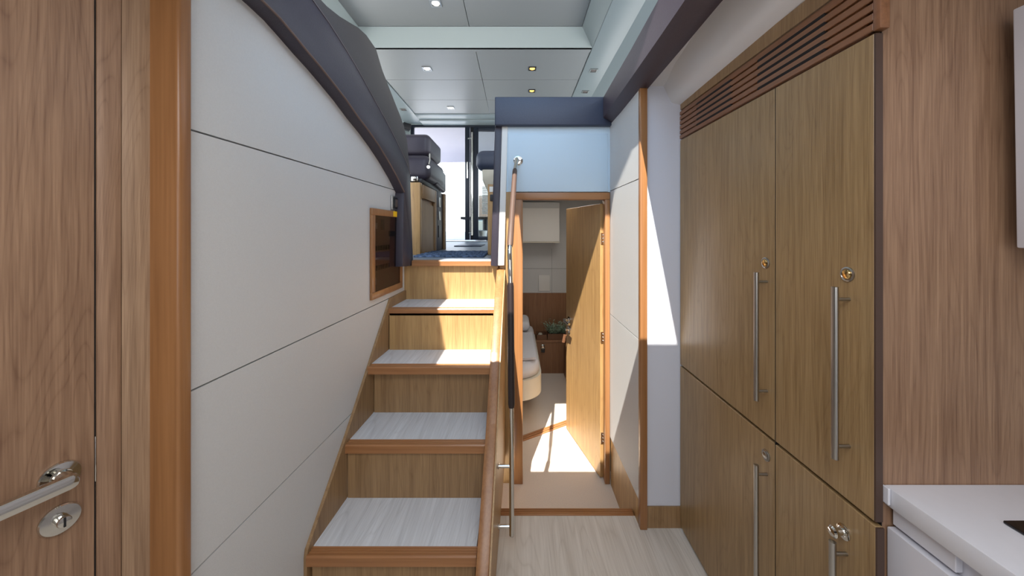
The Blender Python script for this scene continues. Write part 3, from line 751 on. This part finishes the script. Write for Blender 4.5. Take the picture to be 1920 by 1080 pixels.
B().box(X(897), .1, DY-.01, DY+.018, zt-.08, zt, .004, 2).done('top_rail', 'dkfr', d3)
B().box(X(897), .1, DY-.01, DY+.018, zb, zb+.06, .004, 2).done('bottom_rail', 'dkfr', d3)
B().box(X(897), .1, DY+.002, DY+.008, zb+.06, zt-.08).done('glass_pane', 'glass', d3)
B().cyl((X(885.5), DY-.03, zb+.08), (X(885.5), DY-.03, zt-.1), .018, 12).cyl((X(885.5), DY-.03, zb+.12), (X(880), DY-.01, zb+.12), .018, 10).cyl((X(885.5), DY-.03, zt-.2), (X(878), DY-.01, zt-.2), .018, 10).done('pull_bar', 'chrome', d3)
t = B().cyl((X(877), DY-.05, at(0,335,DY).z), (X(877), DY-.05, at(0,305,DY).z), .011, 10)
for py in (308, 332): t.cyl((X(877), DY-.05, at(0,py,DY).z), (X(877), DY-.009, at(0,py,DY).z), .012, 8)
t.done('door_handle', 'chrome', d3)
struct(B().box(x_l-.3, x_l-.05, DY, DY+.1, SZ, ZC).done('wall_aft', 'ceilb'))
struct(B().box(.1, 1.5, DY, DY+.1, SZ, ZC).done('wall_aft.001', 'ceilb'))
struct(B().box(-2.2, 1.5, DY-.0, DY+.1, zt+.041, ZC+.05).done('wall_aft.002', 'ceilb'))

# cockpit beyond
hr = []
for i in range(13):
    x = -3+i*.35
    yend = 8.05-.18*math.cos((x+1.1)*1.3)
    hr.append([Vector((x, 5.92, 1.80)), Vector((x, 7.2, 1.78)), Vector((x, yend-.3, 1.70)), Vector((x, yend, 1.56)), Vector((x, yend+.04, 1.62)), Vector((x, yend, 1.86)), Vector((x, 5.92, 1.9))])
ht = thing('hardtop', 'white hardtop roof over the cockpit beyond the glass door', 'roof', (-.9, 7.0, SZ-.04))
B().loft(hr, True, 0, True).done('roof_panel', 'htop', ht, sharp=45)
for x in (-2.75, 1.1): B().tube([(x, 7.9, SZ-.04), (x, 7.85, .9), (x, 7.7, 1.72)], .03, 12).done('support_post', 'steel', ht)
bn = thing('cockpit_bench', 'low white bench across the bright cockpit beyond the door', 'bench', (-1.3, 8.7, SZ-.04))
B().box(-2.6, -.2, 8.5, 9.0, SZ-.04, -.02, .02, 3).done('base', 'deck', bn)
B().box(-1.26, -.2, 8.5, 9.0, -.019, .26, .05, 4).done('cushion', 'cream', bn)
tb = thing('cockpit_table', 'dark cockpit table seen through the glass door', 'table', (-.75, 7.0, SZ-.04))
B().box(-1.08, .2, 6.7, 7.5, .225, .275, .008, 2).done('tabletop', 'black', tb)
B().cyl((-.62, 7.0, SZ-.03), (-.62, 7.0, .224), .06, 18).lathe([(.2,0),(.2,.02),(.07,.04)], (-.62, 7.0, SZ-.04), (0,0,1), 24).done('pedestal', 'dkfr', tb)
tag(B().lathe([(.10,0),(.12,.22),(.13,.23),(.12,.235)], (-.66, 6.45, SZ-.04), (0,0,1), 24).done('bucket', 'steel'), 'small grey bucket standing before the cockpit table', 'bucket')
bl = thing('slatted_blind', 'white horizontal slatted blind beyond the glass door', 'blind', (-.3, 6.1, .35))
zA, zB = at(0,440,6.1).z, at(0,352,6.1).z
zA = .30
nb_ = 17
for k in range(nb_):
    z = zA+(zB-zA)*k/(nb_-1)
    B().box(-.60, .1, 6.08, 6.12, z, z+.018, .003, 1).done('slat', 'deck', bl)
[B().box(a_, a_+.02, 6.121, 6.135, zA-.05, zB+.05).done('cord', 'deck', bl) for a_ in (-.40, .06)]
ex0, ex1 = at(897,355,8.0), at(918,440,8.0)
tag(B().box(-1.0, .6, 9.2, 9.4, SZ-.04, .95, .03, 2).done('neighbouring_hull', 'panelk'), 'grey shape of a neighbouring boat beyond the cockpit', 'boat')

# ------------------------------------------------------------------ shift, camera, light
for o in TOP: o.location.z += EYE
cam = bpy.data.cameras.new('Camera'); co_ = bpy.data.objects.new('Camera', cam); C.objects.link(co_)
co_.location = (0, 0, EYE); co_.rotation_euler = (math.radians(90), 0, 0)
cam.sensor_width = 36; cam.lens = 36*F/1920
cam.shift_x = -(CX-960)/1920; cam.shift_y = (CY-540)/1920
cam.clip_start = .02; cam.clip_end = 100
bpy.context.scene.camera = co_
sun = bpy.data.lights.new('Sun', 'SUN'); so = bpy.data.objects.new('Sun', sun); C.objects.link(so)
sun.energy = 14.5; sun.angle = math.radians(.4); sun.color = (1, .95, .86)
so.rotation_euler = Vector((.185, .6, -1)).to_track_quat('-Z', 'Y').to_euler(); so.location = (-.3, -1, 4)
def area(name, loc, rot, sx_, sy_, e, col):
    l = bpy.data.lights.new(name, 'AREA'); l.shape = 'RECTANGLE'; l.size = sx_; l.size_y = sy_; l.energy = e; l.color = col
    o = bpy.data.objects.new(name, l); C.objects.link(o); o.location = loc; o.rotation_euler = rot
area('galley_fill', (.05, -.1, EYE+.66), (0, 0, 0), 1.1, .9, 17, (.95, .97, 1))  # added fill light under the galley ceiling, no fixture modelled
area('galley_back_fill', (.05, -1.4, EYE+.1), (math.radians(80), 0, 0), 1.8, 1.0, 12, (.95, .97, 1))  # unseen fill behind the camera, added to brighten the galley
area('cabin_fill', (.45, 2.75, EYE+.36), (0, 0, 0), .4, .4, 4, (1, .95, .88))  # fill light added to lift the dim cabin
area('saloon_fill', (-.5, 3.3, EYE+1.7), (0, 0, 0), 1.4, 1.4, 4, (.95, .97, 1))  # broad fill added for the saloon, apart from its ceiling lights
w = bpy.data.worlds.new('World'); bpy.context.scene.world = w; w.use_nodes = True
bg = w.node_tree.nodes['Background']
tcw = w.node_tree.nodes.new('ShaderNodeTexCoord'); sep = w.node_tree.nodes.new('ShaderNodeSeparateXYZ'); rp = w.node_tree.nodes.new('ShaderNodeValToRGB')
w.node_tree.links.new(tcw.outputs['Generated'], sep.inputs[0]); w.node_tree.links.new(sep.outputs['Z'], rp.inputs['Fac'])
rp.color_ramp.elements[0].position = 0; rp.color_ramp.elements[0].color = (1, 1, 1, 1)
rp.color_ramp.elements[1].position = .7; rp.color_ramp.elements[1].color = (.34, .63, 1, 1)
w.node_tree.links.new(rp.outputs['Color'], bg.inputs['Color']); bg.inputs['Strength'].default_value = 3.9
vs = bpy.context.scene.view_settings
vs.view_transform = 'Standard'; vs.look = 'None'; vs.exposure = 0; vs.gamma = 1
